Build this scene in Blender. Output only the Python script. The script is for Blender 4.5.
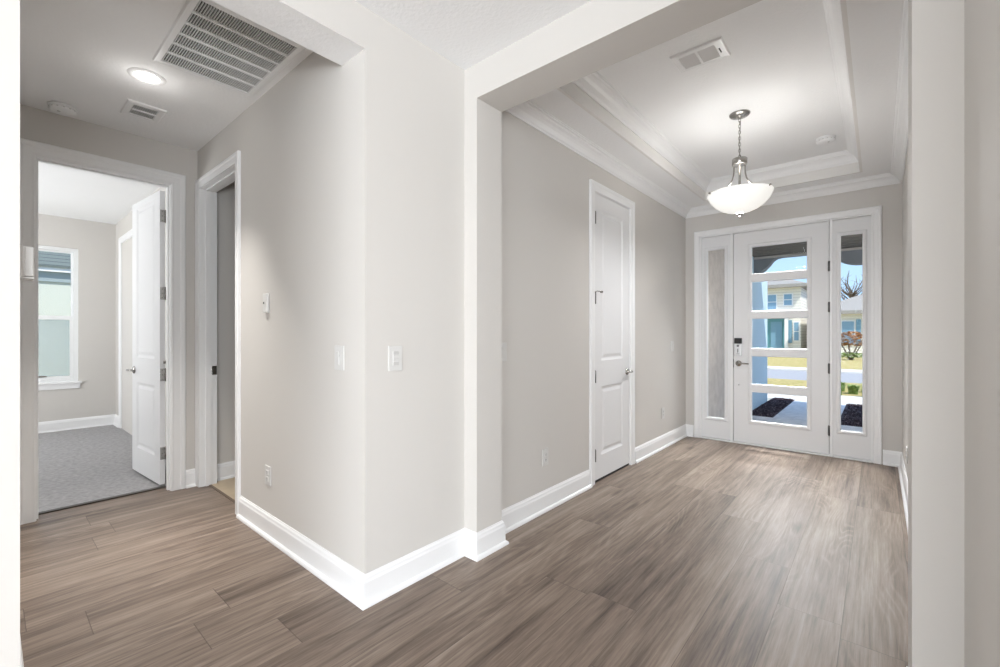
import bpy, bmesh, math, random
from mathutils import Vector, Matrix
random.seed(7)
for o in list(bpy.data.objects):
    bpy.data.objects.remove(o)
S = bpy.context.scene
COL = S.collection
R = math.radians

# ------------------------------------------------------------------ camera
cam = bpy.data.cameras.new('camera')
cam.sensor_width = 36; cam.lens = 441.0 * 36 / 1000
cam.shift_y = 0.0002; cam.clip_start = 0.02; cam.clip_end = 300
CAM = bpy.data.objects.new('camera', cam); COL.objects.link(CAM)
CAM.location = (0, 0, 1.244); CAM.rotation_euler = (R(90), 0, 0.709)
S.camera = CAM

# ------------------------------------------------------------------ exposure, sky, sun, daylight, added fills
S.view_settings.view_transform = 'Standard'
S.view_settings.look = 'None'
S.view_settings.gamma = 1.0
S.view_settings.exposure = 0.22
S.view_settings.use_curve_mapping = False

W = bpy.data.worlds.new('sky'); S.world = W; W.use_nodes = True
wt = W.node_tree; wt.nodes.clear()
def wn(t, **k):
    n = wt.nodes.new(t)
    for a, b in k.items(): setattr(n, a, b)
    return n
w_tc = wn('ShaderNodeTexCoord'); w_map = wn('ShaderNodeMapping'); w_map.inputs['Scale'].default_value = (1, 1, 2.6)
w_no = wn('ShaderNodeTexNoise'); w_no.inputs['Scale'].default_value = 3.1; w_no.inputs['Detail'].default_value = 7
w_cr = wn('ShaderNodeValToRGB'); w_cr.color_ramp.elements[0].position = 0.5; w_cr.color_ramp.elements[1].position = 0.68
w_sep = wn('ShaderNodeSeparateXYZ'); w_ad = wn('ShaderNodeValToRGB')
w_ad.color_ramp.elements[0].color = (0.50, 0.71, 0.96, 1); w_ad.color_ramp.elements[1].color = (0.24, 0.45, 0.86, 1)
w_ad.color_ramp.elements[0].position = 0.02; w_ad.color_ramp.elements[1].position = 0.6
w_mx = wn('ShaderNodeMix', data_type='RGBA'); w_bg = wn('ShaderNodeBackground'); w_out = wn('ShaderNodeOutputWorld')
w_mx.inputs[7].default_value = (1.0, 1.0, 1.0, 1)
L = wt.links.new
L(w_tc.outputs['Generated'], w_map.inputs['Vector']); L(w_map.outputs['Vector'], w_no.inputs['Vector'])
L(w_no.outputs['Fac'], w_cr.inputs['Fac']); L(w_tc.outputs['Generated'], w_sep.inputs['Vector'])
L(w_sep.outputs['Z'], w_ad.inputs['Fac']); L(w_cr.outputs['Color'], w_mx.inputs[0]); L(w_ad.outputs['Color'], w_mx.inputs[6])
L(w_mx.outputs[2], w_bg.inputs['Color']); L(w_bg.outputs['Background'], w_out.inputs['Surface'])
w_bg.inputs['Strength'].default_value = 1.2

def lamp(name, kind, loc, energy, color=(1, 1, 1), direction=(0, 0, -1), **kw):
    d = bpy.data.lights.new(name, kind); d.energy = energy; d.color = color
    for k, v in kw.items(): setattr(d, k, v)
    o = bpy.data.objects.new(name, d); COL.objects.link(o); o.location = loc
    o.rotation_euler = Vector(direction).to_track_quat('-Z', 'Y').to_euler()
    return o
lamp('sun', 'SUN', (5, -5, 20), 4.2, (1, 0.95, 0.87), (-1.5, 1.0, -2.45), angle=R(0.6))
# daylight entering the great room through its sliding doors behind and to the right of the viewer
lamp('daylight_back', 'AREA', (1.0, -5.85, 1.45), 150, (0.91, 0.96, 1.0), (0, 1, 0.2), shape='RECTANGLE', size=4.4, size_y=2.3)
lamp('daylight_right', 'AREA', (4.35, -2.6, 1.45), 74, (0.91, 0.96, 1.0), (-1, 0.1, 0.2), shape='RECTANGLE', size=3.6, size_y=2.2)
# unseen fill added inside the bedroom, by its windowless side wall
lamp('bedroom_fill', 'AREA', (-6.2, -2.3, 1.5), 112, (0.94, 0.97, 1.0), (-0.4, 1, 0.9), shape='RECTANGLE', size=1.8, size_y=1.7)

# upward fills added at the same doors to brighten the ceilings
lamp('ceiling_fill_back', 'AREA', (1.0, -5.8, 0.5), 140, (0.96, 0.98, 1.0), (0, 1, 0.9), shape='RECTANGLE', size=4.4, size_y=0.8)
lamp('ceiling_fill_right', 'AREA', (4.35, -2.6, 0.45), 190, (0.96, 0.98, 1.0), (-1, 0.35, 0.5), shape='RECTANGLE', size=3.6, size_y=0.7)
# added lights outside the front door
# unseen warm fill added to brighten the porch, no fixture there
lamp('porch_fill', 'POINT', (1.0, 7.4, 2.3), 32, (1.0, 0.93, 0.85), shadow_soft_size=0.1)
lamp('door_floor_fill', 'AREA', (-0.75, 6.35, 2.35), 34, (0.98, 0.99, 1.0), (0, -1, -1.25), shape='RECTANGLE', size=1.5, size_y=0.4, spread=R(58))  # added to throw soft bright patches on the floor inside
# ------------------------------------------------------------------ helpers
def srgb(r, g, b):
    f = lambda c: (c/255/12.92) if c/255 <= 0.04045 else ((c/255+0.055)/1.055)**2.4
    return (f(r), f(g), f(b), 1)

def tag(o, label=None, cat=None, group=None, kind=None):
    if label: o['label'] = label
    if cat: o['category'] = cat
    if group: o['group'] = group
    if kind: o['kind'] = kind
    return o

class MB:
    """collects shapes and links them as one mesh object"""
    def __init__(s): s.bm = bmesh.new(); s.smooth = []
    def quad(s, pts, mi=0):
        f = s.bm.faces.new([s.bm.verts.new(p) for p in pts]); f.material_index = mi; return f
    def box(s, x0, x1, y0, y1, z0, z1, mi=0, bev=0.0):
        v = [s.bm.verts.new((x, y, z)) for x in (x0, x1) for y in (y0, y1) for z in (z0, z1)]
        fs = []
        for q in ((0, 1, 3, 2), (4, 6, 7, 5), (0, 4, 5, 1), (2, 3, 7, 6), (0, 2, 6, 4), (1, 5, 7, 3)):
            f = s.bm.faces.new([v[i] for i in q]); f.material_index = mi; fs.append(f)
        if bev:
            es = list({e for f in fs for e in f.edges})
            bmesh.ops.bevel(s.bm, geom=es, offset=bev, segments=2, affect='EDGES', profile=0.6)
        return fs
    def xf(s, start, M):
        s.bm.verts.ensure_lookup_table()
        for v in s.bm.verts[start:]: v.co = M @ v.co
    def n(s): s.bm.verts.ensure_lookup_table(); return len(s.bm.verts)
    def tube(s, pts, r, n=10, caps=True, closed=False):
        pts = [Vector(p) for p in pts]; rs = r if isinstance(r, (list, tuple)) else [r]*len(pts)
        rings = []; up = None
        N = len(pts)
        for i, p in enumerate(pts):
            if closed: t = pts[(i+1) % N] - pts[i-1]
            else: t = pts[min(i+1, N-1)] - pts[max(i-1, 0)]
            t.normalize()
            if up is None:
                up = Vector((0, 0, 1)) if abs(t.z) < 0.9 else Vector((1, 0, 0))
            a = t.cross(up).normalized(); up = a.cross(t).normalized()
            rings.append([s.bm.verts.new(p + rs[i]*(math.cos(2*math.pi*k/n)*a + math.sin(2*math.pi*k/n)*up)) for k in range(n)])
        for i in range(N if closed else N-1):
            A, B = rings[i], rings[(i+1) % N]
            for k in range(n):
                f = s.bm.faces.new((A[k], A[(k+1) % n], B[(k+1) % n], B[k])); f.smooth = True
        if caps and not closed:
            s.bm.faces.new(rings[0][::-1]); s.bm.faces.new(rings[-1])
    def lathe(s, prof, c=(0, 0, 0), n=32, M=None, mi=0):
        """prof: (r, z) list about the z axis"""
        st = s.n(); rings = []
        for r, z in prof:
            if r < 1e-6: rings.append([s.bm.verts.new((0, 0, z))])
            else: rings.append([s.bm.verts.new((r*math.cos(2*math.pi*k/n), r*math.sin(2*math.pi*k/n), z)) for k in range(n)])
        for A, B in zip(rings, rings[1:]):
            for k in range(n):
                k2 = (k+1) % n
                if len(A) == 1 and len(B) == 1: continue
                if len(A) == 1: vs = (A[0], B[k2], B[k])
                elif len(B) == 1: vs = (A[k], A[k2], B[0])
                else: vs = (A[k], A[k2], B[k2], B[k])
                f = s.bm.faces.new(vs); f.smooth = True; f.material_index = mi
        s.xf(st, Matrix.Translation(c) @ (M or Matrix()))
    def prism(s, poly, mapf, d0, d1, mi=0):
        A = [s.bm.verts.new(mapf(a, b, d0)) for a, b in poly]; B = [s.bm.verts.new(mapf(a, b, d1)) for a, b in poly]
        n = len(poly)
        for k in range(n): s.bm.faces.new((A[k], A[(k+1) % n], B[(k+1) % n], B[k])).material_index = mi
        s.bm.faces.new(A[::-1]).material_index = mi; s.bm.faces.new(B).material_index = mi
    def sweep(s, path, prof, mapf, side=1, closed=False):
        """prof (u,v) cross-section swept along a 2-D path with mitred corners; u is offset to the left (side=1), v is out of plane"""
        P = [Vector(p) for p in path]; N = len(P); rings = []
        for i in range(N):
            d1 = (P[i]-P[i-1]).normalized() if (i > 0 or closed) else None
            d2 = (P[(i+1) % N]-P[i]).normalized() if (i < N-1 or closed) else None
            if d1 is None: d1 = d2
            if d2 is None: d2 = d1
            n1 = Vector((-d1.y, d1.x)); n2 = Vector((-d2.y, d2.x))
            m = n1+n2; m = m/(m.dot(n1))
            rings.append([s.bm.verts.new(mapf(P[i].x+side*m.x*u, P[i].y+side*m.y*u, v)) for u, v in prof])
        K = len(prof)
        for i in range(N if closed else N-1):
            A, B = rings[i], rings[(i+1) % N]
            for k in range(K): s.bm.faces.new((A[k], A[(k+1) % K], B[(k+1) % K], B[k]))
        if not closed: s.bm.faces.new(rings[0][::-1]); s.bm.faces.new(rings[-1])
    def build(s, name, mat, parent=None, loc=None, rz=None):
        bmesh.ops.recalc_face_normals(s.bm, faces=s.bm.faces)
        me = bpy.data.meshes.new(name); s.bm.to_mesh(me); s.bm.free()
        for m in (mat if isinstance(mat, (list, tuple)) else [mat]): me.materials.append(m)
        o = bpy.data.objects.new(name, me); COL.objects.link(o)
        if parent: o.parent = parent
        if loc: o.location = loc
        if rz is not None: o.rotation_euler = (0, 0, rz)
        return o

def empty(name, loc, rz=0, **k):
    o = bpy.data.objects.new(name, None); COL.objects.link(o); o.location = loc; o.rotation_euler = (0, 0, rz)
    o.empty_display_size = 0.05
    return tag(o, **k)
def struct(mb, name, mat, label, cat, parent=None):
    o = mb.build(name, mat, parent); return tag(o, label, cat, None, 'structure')
def copy_tree(o, parent=None):
    c = o.copy(); COL.objects.link(c)
    if parent: c.parent = parent
    for ch in o.children: copy_tree(ch, c)
    return c
XY = lambda a, b, v: (a, b, v)

# ------------------------------------------------------------------ materials
def mat(name, col, rough=0.5, metal=0.0, spec=0.5, bump=None, var=None, emit=None, coat=0):
    m = bpy.data.materials.new(name); m.use_nodes = True
    nt = m.node_tree; b = nt.nodes['Principled BSDF']
    b.inputs['Base Color'].default_value = col; b.inputs['Roughness'].default_value = rough
    b.inputs['Metallic'].default_value = metal; b.inputs['Specular IOR Level'].default_value = spec
    if emit: b.inputs['Emission Color'].default_value = emit[0]; b.inputs['Emission Strength'].default_value = emit[1]
    tc = nt.nodes.new('ShaderNodeTexCoord')
    if var or bump:
        sc, amt, dist = (bump or (40, 0.1, 0.001))
        no = nt.nodes.new('ShaderNodeTexNoise'); no.inputs['Scale'].default_value = (var[0] if var else sc); no.inputs['Detail'].default_value = 5
        nt.links.new(tc.outputs['Object'], no.inputs['Vector'])
    if var:
        mx = nt.nodes.new('ShaderNodeMix'); mx.data_type = 'RGBA'
        mx.inputs[6].default_value = col; mx.inputs[7].default_value = var[1]
        cr = nt.nodes.new('ShaderNodeMapRange'); cr.inputs[1].default_value = var[2] if len(var) > 2 else 0.35; cr.inputs[2].default_value = var[3] if len(var) > 3 else 0.65
        nt.links.new(no.outputs['Fac'], cr.inputs[0]); nt.links.new(cr.outputs[0], mx.inputs[0]); nt.links.new(mx.outputs[2], b.inputs['Base Color'])
    if bump:
        n2 = nt.nodes.new('ShaderNodeTexNoise'); n2.inputs['Scale'].default_value = bump[0]; n2.inputs['Detail'].default_value = 3
        nt.links.new(tc.outputs['Object'], n2.inputs['Vector'])
        bu = nt.nodes.new('ShaderNodeBump'); bu.inputs['Strength'].default_value = bump[1]; bu.inputs['Distance'].default_value = bump[2]
        nt.links.new(n2.outputs['Fac'], bu.inputs['Height']); nt.links.new(bu.outputs['Normal'], b.inputs['Normal'])
    return m

WALL = mat('wall_paint', (0.638, 0.613, 0.580, 1), 0.62, spec=0.3, bump=(160, 0.12, 0.001))
CEIL = mat('ceiling_paint', (0.90, 0.90, 0.90, 1), 0.8, spec=0.2, bump=(55, 0.6, 0.004))
TRIM = mat('white_trim_paint', (0.86, 0.86, 0.86, 1), 0.35, spec=0.5)
DOORP = mat('white_door_paint', (0.80, 0.80, 0.805, 1), 0.5, spec=0.35)
PLASTIC = mat('white_plastic', (0.67, 0.66, 0.64, 1), 0.35)
PLASTIC2 = mat('off_white_plastic', (0.58, 0.57, 0.55, 1), 0.4)
DARK = mat('gap_shade_and_lever_black', (0.02, 0.02, 0.02, 1), 0.8)
DUCT = mat('duct_grey', (0.06, 0.06, 0.06, 1), 0.8)
NICKEL = mat('satin_nickel', (0.40, 0.385, 0.365, 1), 0.22, metal=1.0)
STEEL = mat('hinge_steel', (0.13, 0.127, 0.125, 1), 0.4, metal=1.0)
BLACKP = mat('black_keypad_glass', (0.012, 0.012, 0.013, 1), 0.15)
ALUM = mat('aluminium', (0.6, 0.6, 0.6, 1), 0.4, metal=1.0)
STRIP = mat('dark_bronze_strip', (0.09, 0.08, 0.07, 1), 0.45, metal=0.6)
BOWL = mat('frosted_glass_bowl', (0.9, 0.9, 0.88, 1), 0.4, emit=((1, 0.985, 0.93, 1), 0.45))
LENS = mat('lit_lens', (0.9, 0.9, 0.9, 1), 0.4, emit=((1, 0.97, 0.93, 1), 6.0))
TILE = mat('tan_tile', srgb(196, 178, 150), 0.35, var=(6, srgb(182, 164, 138)))
CARPET = mat('grey_carpet', srgb(186, 184, 184), 0.95, spec=0.1, bump=(260, 0.7, 0.008), var=(30, srgb(160, 158, 158), 0.3, 0.7))

def glass(name, tint=(1, 1, 1, 1), refl=0.06):
    m = bpy.data.materials.new(name); m.use_nodes = True; nt = m.node_tree; nt.nodes.clear()
    out = nt.nodes.new('ShaderNodeOutputMaterial'); mx = nt.nodes.new('ShaderNodeMixShader')
    tr = nt.nodes.new('ShaderNodeBsdfTransparent'); tr.inputs['Color'].default_value = tint
    gl = nt.nodes.new('ShaderNodeBsdfGlossy'); gl.inputs['Roughness'].default_value = 0.02
    mx.inputs[0].default_value = refl
    nt.links.new(tr.outputs[0], mx.inputs[1]); nt.links.new(gl.outputs[0], mx.inputs[2]); nt.links.new(mx.outputs[0], out.inputs[0])
    return m
GLASS = glass('clear_glass', (0.97, 0.98, 0.98, 1), 0.002)
def screen():
    m = bpy.data.materials.new('insect_screen'); m.use_nodes = True; nt = m.node_tree; nt.nodes.clear()
    out = nt.nodes.new('ShaderNodeOutputMaterial'); mx = nt.nodes.new('ShaderNodeMixShader')
    tr = nt.nodes.new('ShaderNodeBsdfTransparent'); df = nt.nodes.new('ShaderNodeBsdfDiffuse'); df.inputs['Color'].default_value = (0.60, 0.69, 0.71, 1)
    mx.inputs[0].default_value = 0.45
    nt.links.new(tr.outputs[0], mx.inputs[1]); nt.links.new(df.outputs[0], mx.inputs[2]); nt.links.new(mx.outputs[0], out.inputs[0])
    return m
SCREEN = screen()

def wood_floor():
    m = bpy.data.materials.new('vinyl_oak_planks'); m.use_nodes = True; nt = m.node_tree; N = nt.nodes; lk = nt.links.new
    b = N['Principled BSDF']
    def nd(t, **k):
        n = N.new(t)
        for a, v in k.items(): setattr(n, a, v)
        return n
    def math_(op, a, c=None, d=None):
        n = nd('ShaderNodeMath', operation=op)
        for i, x in enumerate((a, c, d)):
            if x is None: continue
            if isinstance(x, (int, float)): n.inputs[i].default_value = x
            else: lk(x, n.inputs[i])
        return n.outputs[0]
    uv = nd('ShaderNodeUVMap'); uv.uv_map = 'UVMap'
    sep = nd('ShaderNodeSeparateXYZ'); lk(uv.outputs[0], sep.inputs[0]); u, v = sep.outputs[0], sep.outputs[1]
    pr = nd('ShaderNodeAttribute'); pr.attribute_name = 'prand'; p = pr.outputs['Fac']
    pl = nd('ShaderNodeAttribute'); pl.attribute_name = 'plen'; ln = pl.outputs['Fac']
    def coords(su, sv):
        c = nd('ShaderNodeCombineXYZ'); lk(math_('MULTIPLY', u, su), c.inputs[0]); lk(math_('MULTIPLY_ADD', v, sv, math_('MULTIPLY', p, 37.0)), c.inputs[1]); lk(math_('MULTIPLY', p, 91.0), c.inputs[2])
        return c.outputs[0]
    def noise(vec, detail=4, rough=0.55, dist=0.0):
        n = nd('ShaderNodeTexNoise'); n.inputs['Scale'].default_value = 1; n.inputs['Detail'].default_value = detail
        n.inputs['Roughness'].default_value = rough; n.inputs['Distortion'].default_value = dist; lk(vec, n.inputs['Vector']); return n.outputs['Fac']
    warp = noise(coords(3.2, 0.55), 2, 0.5, 0.3)
    big = noise(coords(7.5, 0.8), 4, 0.6, 0.25)
    blot = noise(coords(15, 3.0), 3, 0.6, 0.2)
    ringsrc = math_('MULTIPLY_ADD', u, 2.6, math_('MULTIPLY', warp, 6.0))
    rings = math_('SINE', math_('MULTIPLY_ADD', ringsrc, 26.0, math_('MULTIPLY', noise(coords(30, 4.0), 2, 0.5, 0.0), 3.0)))
    rings = math_('SUBTRACT', math_('MULTIPLY', math_('POWER', math_('MULTIPLY_ADD', rings, 0.5, 0.5), 3.0), -1.0), -0.3)
    fine = noise(coords(120, 5.0), 5, 0.7)
    streak = noise(coords(36, 1.0), 5, 0.65, 0.1)
    mask = math_('MINIMUM', 1.0, math_('MAXIMUM', math_('MULTIPLY_ADD', noise(coords(4.5, 1.1), 3, 0.55, 0.3), 5.0, -2.3), 0.0))
    g = math_('MULTIPLY_ADD', math_('MULTIPLY', rings, mask), -0.19, 0.50)
    g = math_('MULTIPLY_ADD', math_('SUBTRACT', fine, 0.5), 0.70, g)
    g = math_('MULTIPLY_ADD', math_('SUBTRACT', streak, 0.5), 1.0, g)
    g = math_('MULTIPLY_ADD', math_('SUBTRACT', big, 0.5), 1.0, g)
    g = math_('MULTIPLY_ADD', math_('SUBTRACT', blot, 0.5), 0.30, g)
    g = math_('MULTIPLY_ADD', math_('SUBTRACT', p, 0.5), 0.12, g)
    # scattered knots
    vo = nd('ShaderNodeTexVoronoi'); vo.inputs['Scale'].default_value = 1.0; vo.inputs['Randomness'].default_value = 1.0; lk(coords(4.3, 1.15), vo.inputs['Vector'])
    kn = math_('MAXIMUM', math_('SUBTRACT', 1.0, math_('DIVIDE', vo.outputs['Distance'], 0.16)), 0.0)
    sel = nd('ShaderNodeSeparateColor'); lk(vo.outputs['Color'], sel.inputs[0])
    kn = math_('MULTIPLY', kn, math_('GREATER_THAN', sel.outputs[0], 0.72))
    g = math_('MULTIPLY_ADD', kn, -0.55, g)
    cr = nd('ShaderNodeValToRGB'); e = cr.color_ramp.elements
    e[0].position = 0.10; e[0].color = srgb(74, 61, 52); e[1].position = 0.98; e[1].color = srgb(168, 153, 140)
    k = cr.color_ramp.elements.new(0.36); k.color = srgb(112, 97, 86)
    k = cr.color_ramp.elements.new(0.60); k.color = srgb(138, 122, 109)
    lk(g, cr.inputs[0])
    du = math_('MINIMUM', u, math_('SUBTRACT', 0.2345, u)); dv = math_('MINIMUM', v, math_('SUBTRACT', ln, v))
    seam = math_('MINIMUM', math_('DIVIDE', du, 0.0017), math_('DIVIDE', dv, 0.0022))
    seam = math_('MINIMUM', math_('MAXIMUM', seam, 0.0), 1.0)
    mx = nd('ShaderNodeMix', data_type='RGBA'); mx.inputs[6].default_value = srgb(76, 63, 54); lk(seam, mx.inputs[0]); lk(cr.outputs[0], mx.inputs[7])
    lk(mx.outputs[2], b.inputs['Base Color'])
    b.inputs['Roughness'].default_value = 0.40; b.inputs['Specular IOR Level'].default_value = 0.4
    bu = nd('ShaderNodeBump'); bu.inputs['Strength'].default_value = 0.35; bu.inputs['Distance'].default_value = 0.001
    h = math_('ADD', math_('MULTIPLY', fine, 0.6), math_('MULTIPLY', seam, 1.5)); lk(h, bu.inputs['Height']); lk(bu.outputs[0], b.inputs['Normal'])
    return m
WOOD = wood_floor()

# ------------------------------------------------------------------ dimensions (metres; x along the front wall, y toward the front door)
C = 2.743                     # flat ceiling
XC, YC = -1.787, 1.133        # outer corner of the jutting wall
XP0, XP1, YP0, YP1 = -1.690, 0.075, 1.773, 1.985     # cased opening to the foyer
XF0, XF1, YD = -1.787, 0.170, 5.565                  # foyer walls
ZH = 2.553                    # header underside
XH = -4.25                    # bedroom wall of the hall
YL = 0.061                     # left wall of the hall
XBF, YBR = -7.95, 1.16        # bedroom far wall, right wall
ZT = 2.945; TX0, TX1, TY0, TY1 = -1.475, -0.130, 2.27, 5.275    # tray
GX0, GX1, GY0 = -2.3, 4.5, -6.0                      # great room behind the viewer

# ------------------------------------------------------------------ floors
def plank_floor():
    bm = bmesh.new(); uvl = bm.loops.layers.uv.new('UVMap')
    lp = bm.faces.layers.float.new('prand'); ll = bm.faces.layers.float.new('plen')
    w = 0.2345; x_off = -0.118; PL = 1.83
    rng = random.Random(11)
    regions = [(-4.385, -2.3, -0.1, 1.30), (-2.3, 0.30, GY0, 5.70), (0.30, GX1, GY0, 1.0)]
    known = {-1: 2.375, -2: 2.775, -3: 3.31, -11: 0.29, -9: 0.58, -16: 0.53, 0: 4.1, -4: 1.9, -5: 3.7}
    for k in range(-20, 22):
        xa, xb = x_off + k*w, x_off + (k+1)*w
        y = known.get(k, rng.uniform(0, PL)) ; y -= PL*math.ceil((y-GY0)/PL)
        while y < 5.8:
            r = rng.random()
            for (rx0, rx1, ry0, ry1) in regions:
                a0, a1, b0, b1 = max(xa, rx0), min(xb, rx1), max(y, ry0), min(y+PL, ry1)
                if a1-a0 < 1e-5 or b1-b0 < 1e-5: continue
                f = bm.faces.new([bm.verts.new(q) for q in ((a0, b0, 0), (a1, b0, 0), (a1, b1, 0), (a0, b1, 0))])
                for lo in f.loops: lo[uvl].uv = (lo.vert.co.x-xa, lo.vert.co.y-y)
                f[lp] = r; f[ll] = PL
            y += PL
    me = bpy.data.meshes.new('floor'); bm.to_mesh(me); bm.free(); me.materials.append(WOOD)
    o = bpy.data.objects.new('floor', me); COL.objects.link(o)
    return tag(o, 'grey brown wood look plank floor of hall and foyer', 'floor', None, 'structure')
plank_floor()
m = MB(); m.box(-8.0, -4.385, -2.6, 1.2, -0.05, 0.004)
struct(m, 'floor_bedroom', CARPET, 'grey carpet floor of the bedroom beyond the left doorway', 'carpet')
m = MB(); m.box(XH, -1.95, 1.20, 3.6, -0.05, 0.003)
struct(m, 'floor_bathroom', TILE, 'tan tile floor just inside the narrow open doorway', 'floor')
m = MB(); m.box(-4.412, -4.372, 0.215, 0.95, 0.0, 0.009); 
tag(m.build('trim_1', STRIP), 'dark threshold strip between grey carpet and wood planks', 'threshold', None, 'structure')
m = MB(); m.box(-4.17, -3.38, 1.188, 1.206, 0.0, 0.006)
tag(m.build('trim_2', mat('brown_strip', srgb(112, 96, 82), .5)), 'brown threshold strip between tan tile and wood planks', 'threshold', None, 'structure')

# ------------------------------------------------------------------ ceilings
m = MB()
T = 0.1
for a in ((-8.1, GX0, -2.7, 3.7), (GX0, XF0-0.1, GY0-.1, 5.7), (XF0-0.1, XF1+0.1, GY0-.1, YP1), (XF1+0.1, GX1+.1, GY0-.1, 5.7),
          (XF0-0.1, TX0-.02, YP1, 5.7), (TX1+.02, XF1+0.1, YP1, 5.7), (TX0-.02, TX1+.02, YP1, TY0-.02), (TX0-.02, TX1+.02, TY1+.02, 5.7)):
    m.box(a[0], a[1], a[2], a[3], C, C+T)
struct(m, 'ceiling', CEIL, 'flat white textured ceiling over the hall and rooms', 'ceiling')
m = MB()
m.box(TX0-.02, TX1+.02, TY0-.02, TY1+.02, ZT, ZT+T)
struct(m, 'ceiling_tray', CEIL, 'raised white textured tray ceiling panel above the foyer', 'ceiling')
m = MB()
for a in ((TX0-.02, TX0, TY0, TY1), (TX1, TX1+.02, TY0, TY1), (TX0-.02, TX1+.02, TY0-.02, TY0), (TX0-.02, TX1+.02, TY1, TY1+.02)):
    m.box(a[0], a[1], a[2], a[3], C, ZT)
TRAYP = mat('cream_tray_paint', (0.80, 0.785, 0.76, 1), 0.7)
struct(m, 'wall_tray', TRAYP, 'short upright sides of the foyer tray ceiling', 'wall')

# ------------------------------------------------------------------ walls
OPH = 2.42
m = MB()   # hall wall with the bath doorway + foyer's left wall: one turned wall
m.box(-3.36, XC, YC, 1.25, 0, C); m.box(XH, -3.36, YC, 1.25, OPH+.02, C); m.box(XH, -4.185, YC, 1.25, 0, OPH+.02)
struct(m, 'wall_hall', WALL, 'light greige hall wall with switch and narrow open doorway', 'wall')
m = MB()
m.box(XC-.115, XC, 1.25, 3.265, 0, C); m.box(XC-.115, XC, 3.265, 3.985, OPH+.02, C); m.box(XC-.115, XC, 3.985, YD+.115, 0, C)
struct(m, 'wall_left', WALL, 'long greige wall running into the foyer with closet door', 'wall')
m = MB()
m.box(XC, XP0, YP0, YP1, 0, C); m.box(XP1, 0.297, YP0, YP1, 0, C); m.box(XP0, XP1, YP0, YP1, ZH, C)
struct(m, 'wall_opening', WALL, 'greige cased opening with header framing the foyer', 'wall')
m = MB(); m.box(XF1, XF1+.115, YP1, YD+.115, 0, C)
struct(m, 'wall_right', WALL, 'greige wall along the right side of the foyer', 'wall')
m = MB(); m.box(0.182, 0.297, 0.9, YP0, 0, C)
struct(m, 'wall_near_right', WALL, 'greige wall at the right edge nearest the viewer', 'wall')
m = MB()
FX0, FX1, FZ = -1.622, -0.035, 2.405
m.box(XF0, FX0, YD, YD+.115, 0, C); m.box(FX1, XF1, YD, YD+.115, 0, C); m.box(FX0, FX1, YD, YD+.115, FZ, C)
struct(m, 'wall_front', WALL, 'greige end wall of the foyer around the front door', 'wall')
BY0, BY1 = 0.203, 0.966
m = MB()
m.box(XH-.115, XH, -2.5, BY0, 0, C); m.box(XH-.115, XH, BY1, 3.5, 0, C); m.box(XH-.115, XH, BY0, BY1, OPH+.02, C)
struct(m, 'wall_bedroom', WALL, 'greige hall end wall holding the wide bedroom doorway', 'wall')
m = MB(); m.box(XH, -1.99, -.06, YL, 0, C)
struct(m, 'wall_hall_left', WALL, 'greige left wall of the hall behind the white end', 'wall')
m = MB(); m.box(-1.99, XC, GY0, YL, 0, C)
struct(m, 'wall_near_left', WALL, 'pale wall end filling the left edge of the view', 'wall')
m = MB(); m.box(-1.99, XC, YL, YC, ZH, C, 0)
for f in m.bm.faces:
    if abs(sum(v.co.z for v in f.verts)/4-ZH) < 1e-4: f.material_index = 1  # underside takes the ceiling white, floor bounce put into its colour
struct(m, 'wall_header', [WALL, CEIL], 'greige header beam with underside whitened for bounce light crossing above the hall', 'beam')
# bedroom shell
WY0, WY1, WZ0, WZ1 = -0.12, 0.79, 0.62, 2.355
m = MB()
m.box(XBF-.14, XBF, -2.6, WY0, 0, C); m.box(XBF-.14, XBF, WY1, YBR+.1, 0, C); m.box(XBF-.14, XBF, WY0, WY1, 0, WZ0); m.box(XBF-.14, XBF, WY0, WY1, WZ1, C)
struct(m, 'wall_bedroom_far', WALL, 'greige far wall of the bedroom with the window', 'wall')
m = MB(); m.box(XBF, XH-.115, YBR, YBR+.115, 0, C)
struct(m, 'wall_bedroom_right', WALL, 'greige bedroom wall behind the opened panel door', 'wall')
m = MB(); m.box(XBF, XH-.115, -2.6, -2.5, 0, C)
struct(m, 'wall_bedroom_left', WALL, 'bedroom side wall out of view to the left', 'wall')
# bath shell
m = MB(); m.box(XH, -1.95, 3.5, 3.6, 0, C); m.box(-2.05, -1.95, 1.25, 3.5, 0, C)
struct(m, 'wall_bathroom', WALL, 'greige walls inside the dim narrow doorway', 'wall')
# great room behind the viewer
m = MB()
m.box(GX0-.1, -1.3, GY0-.1, GY0, 0, C); m.box(3.3, GX1+.1, GY0-.1, GY0, 0, C); m.box(-1.3, 3.3, GY0-.1, GY0, 2.65, C)
struct(m, 'wall_back', WALL, 'great room back wall behind the viewer with glass doors', 'wall')
m = MB(); m.box(GX1, GX1+.1, GY0, -4.5, 0, C); m.box(GX1, GX1+.1, -.7, 1.0, 0, C); m.box(GX1, GX1+.1, -4.5, -.7, 2.6, C)
struct(m, 'wall_great_right', WALL, 'great room side wall behind the viewer on the right', 'wall')
m = MB(); m.box(0.297, GX1, 0.9, 1.0, 0, C)
struct(m, 'wall_great_front', WALL, 'great room wall hidden beyond the right edge', 'wall')
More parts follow.
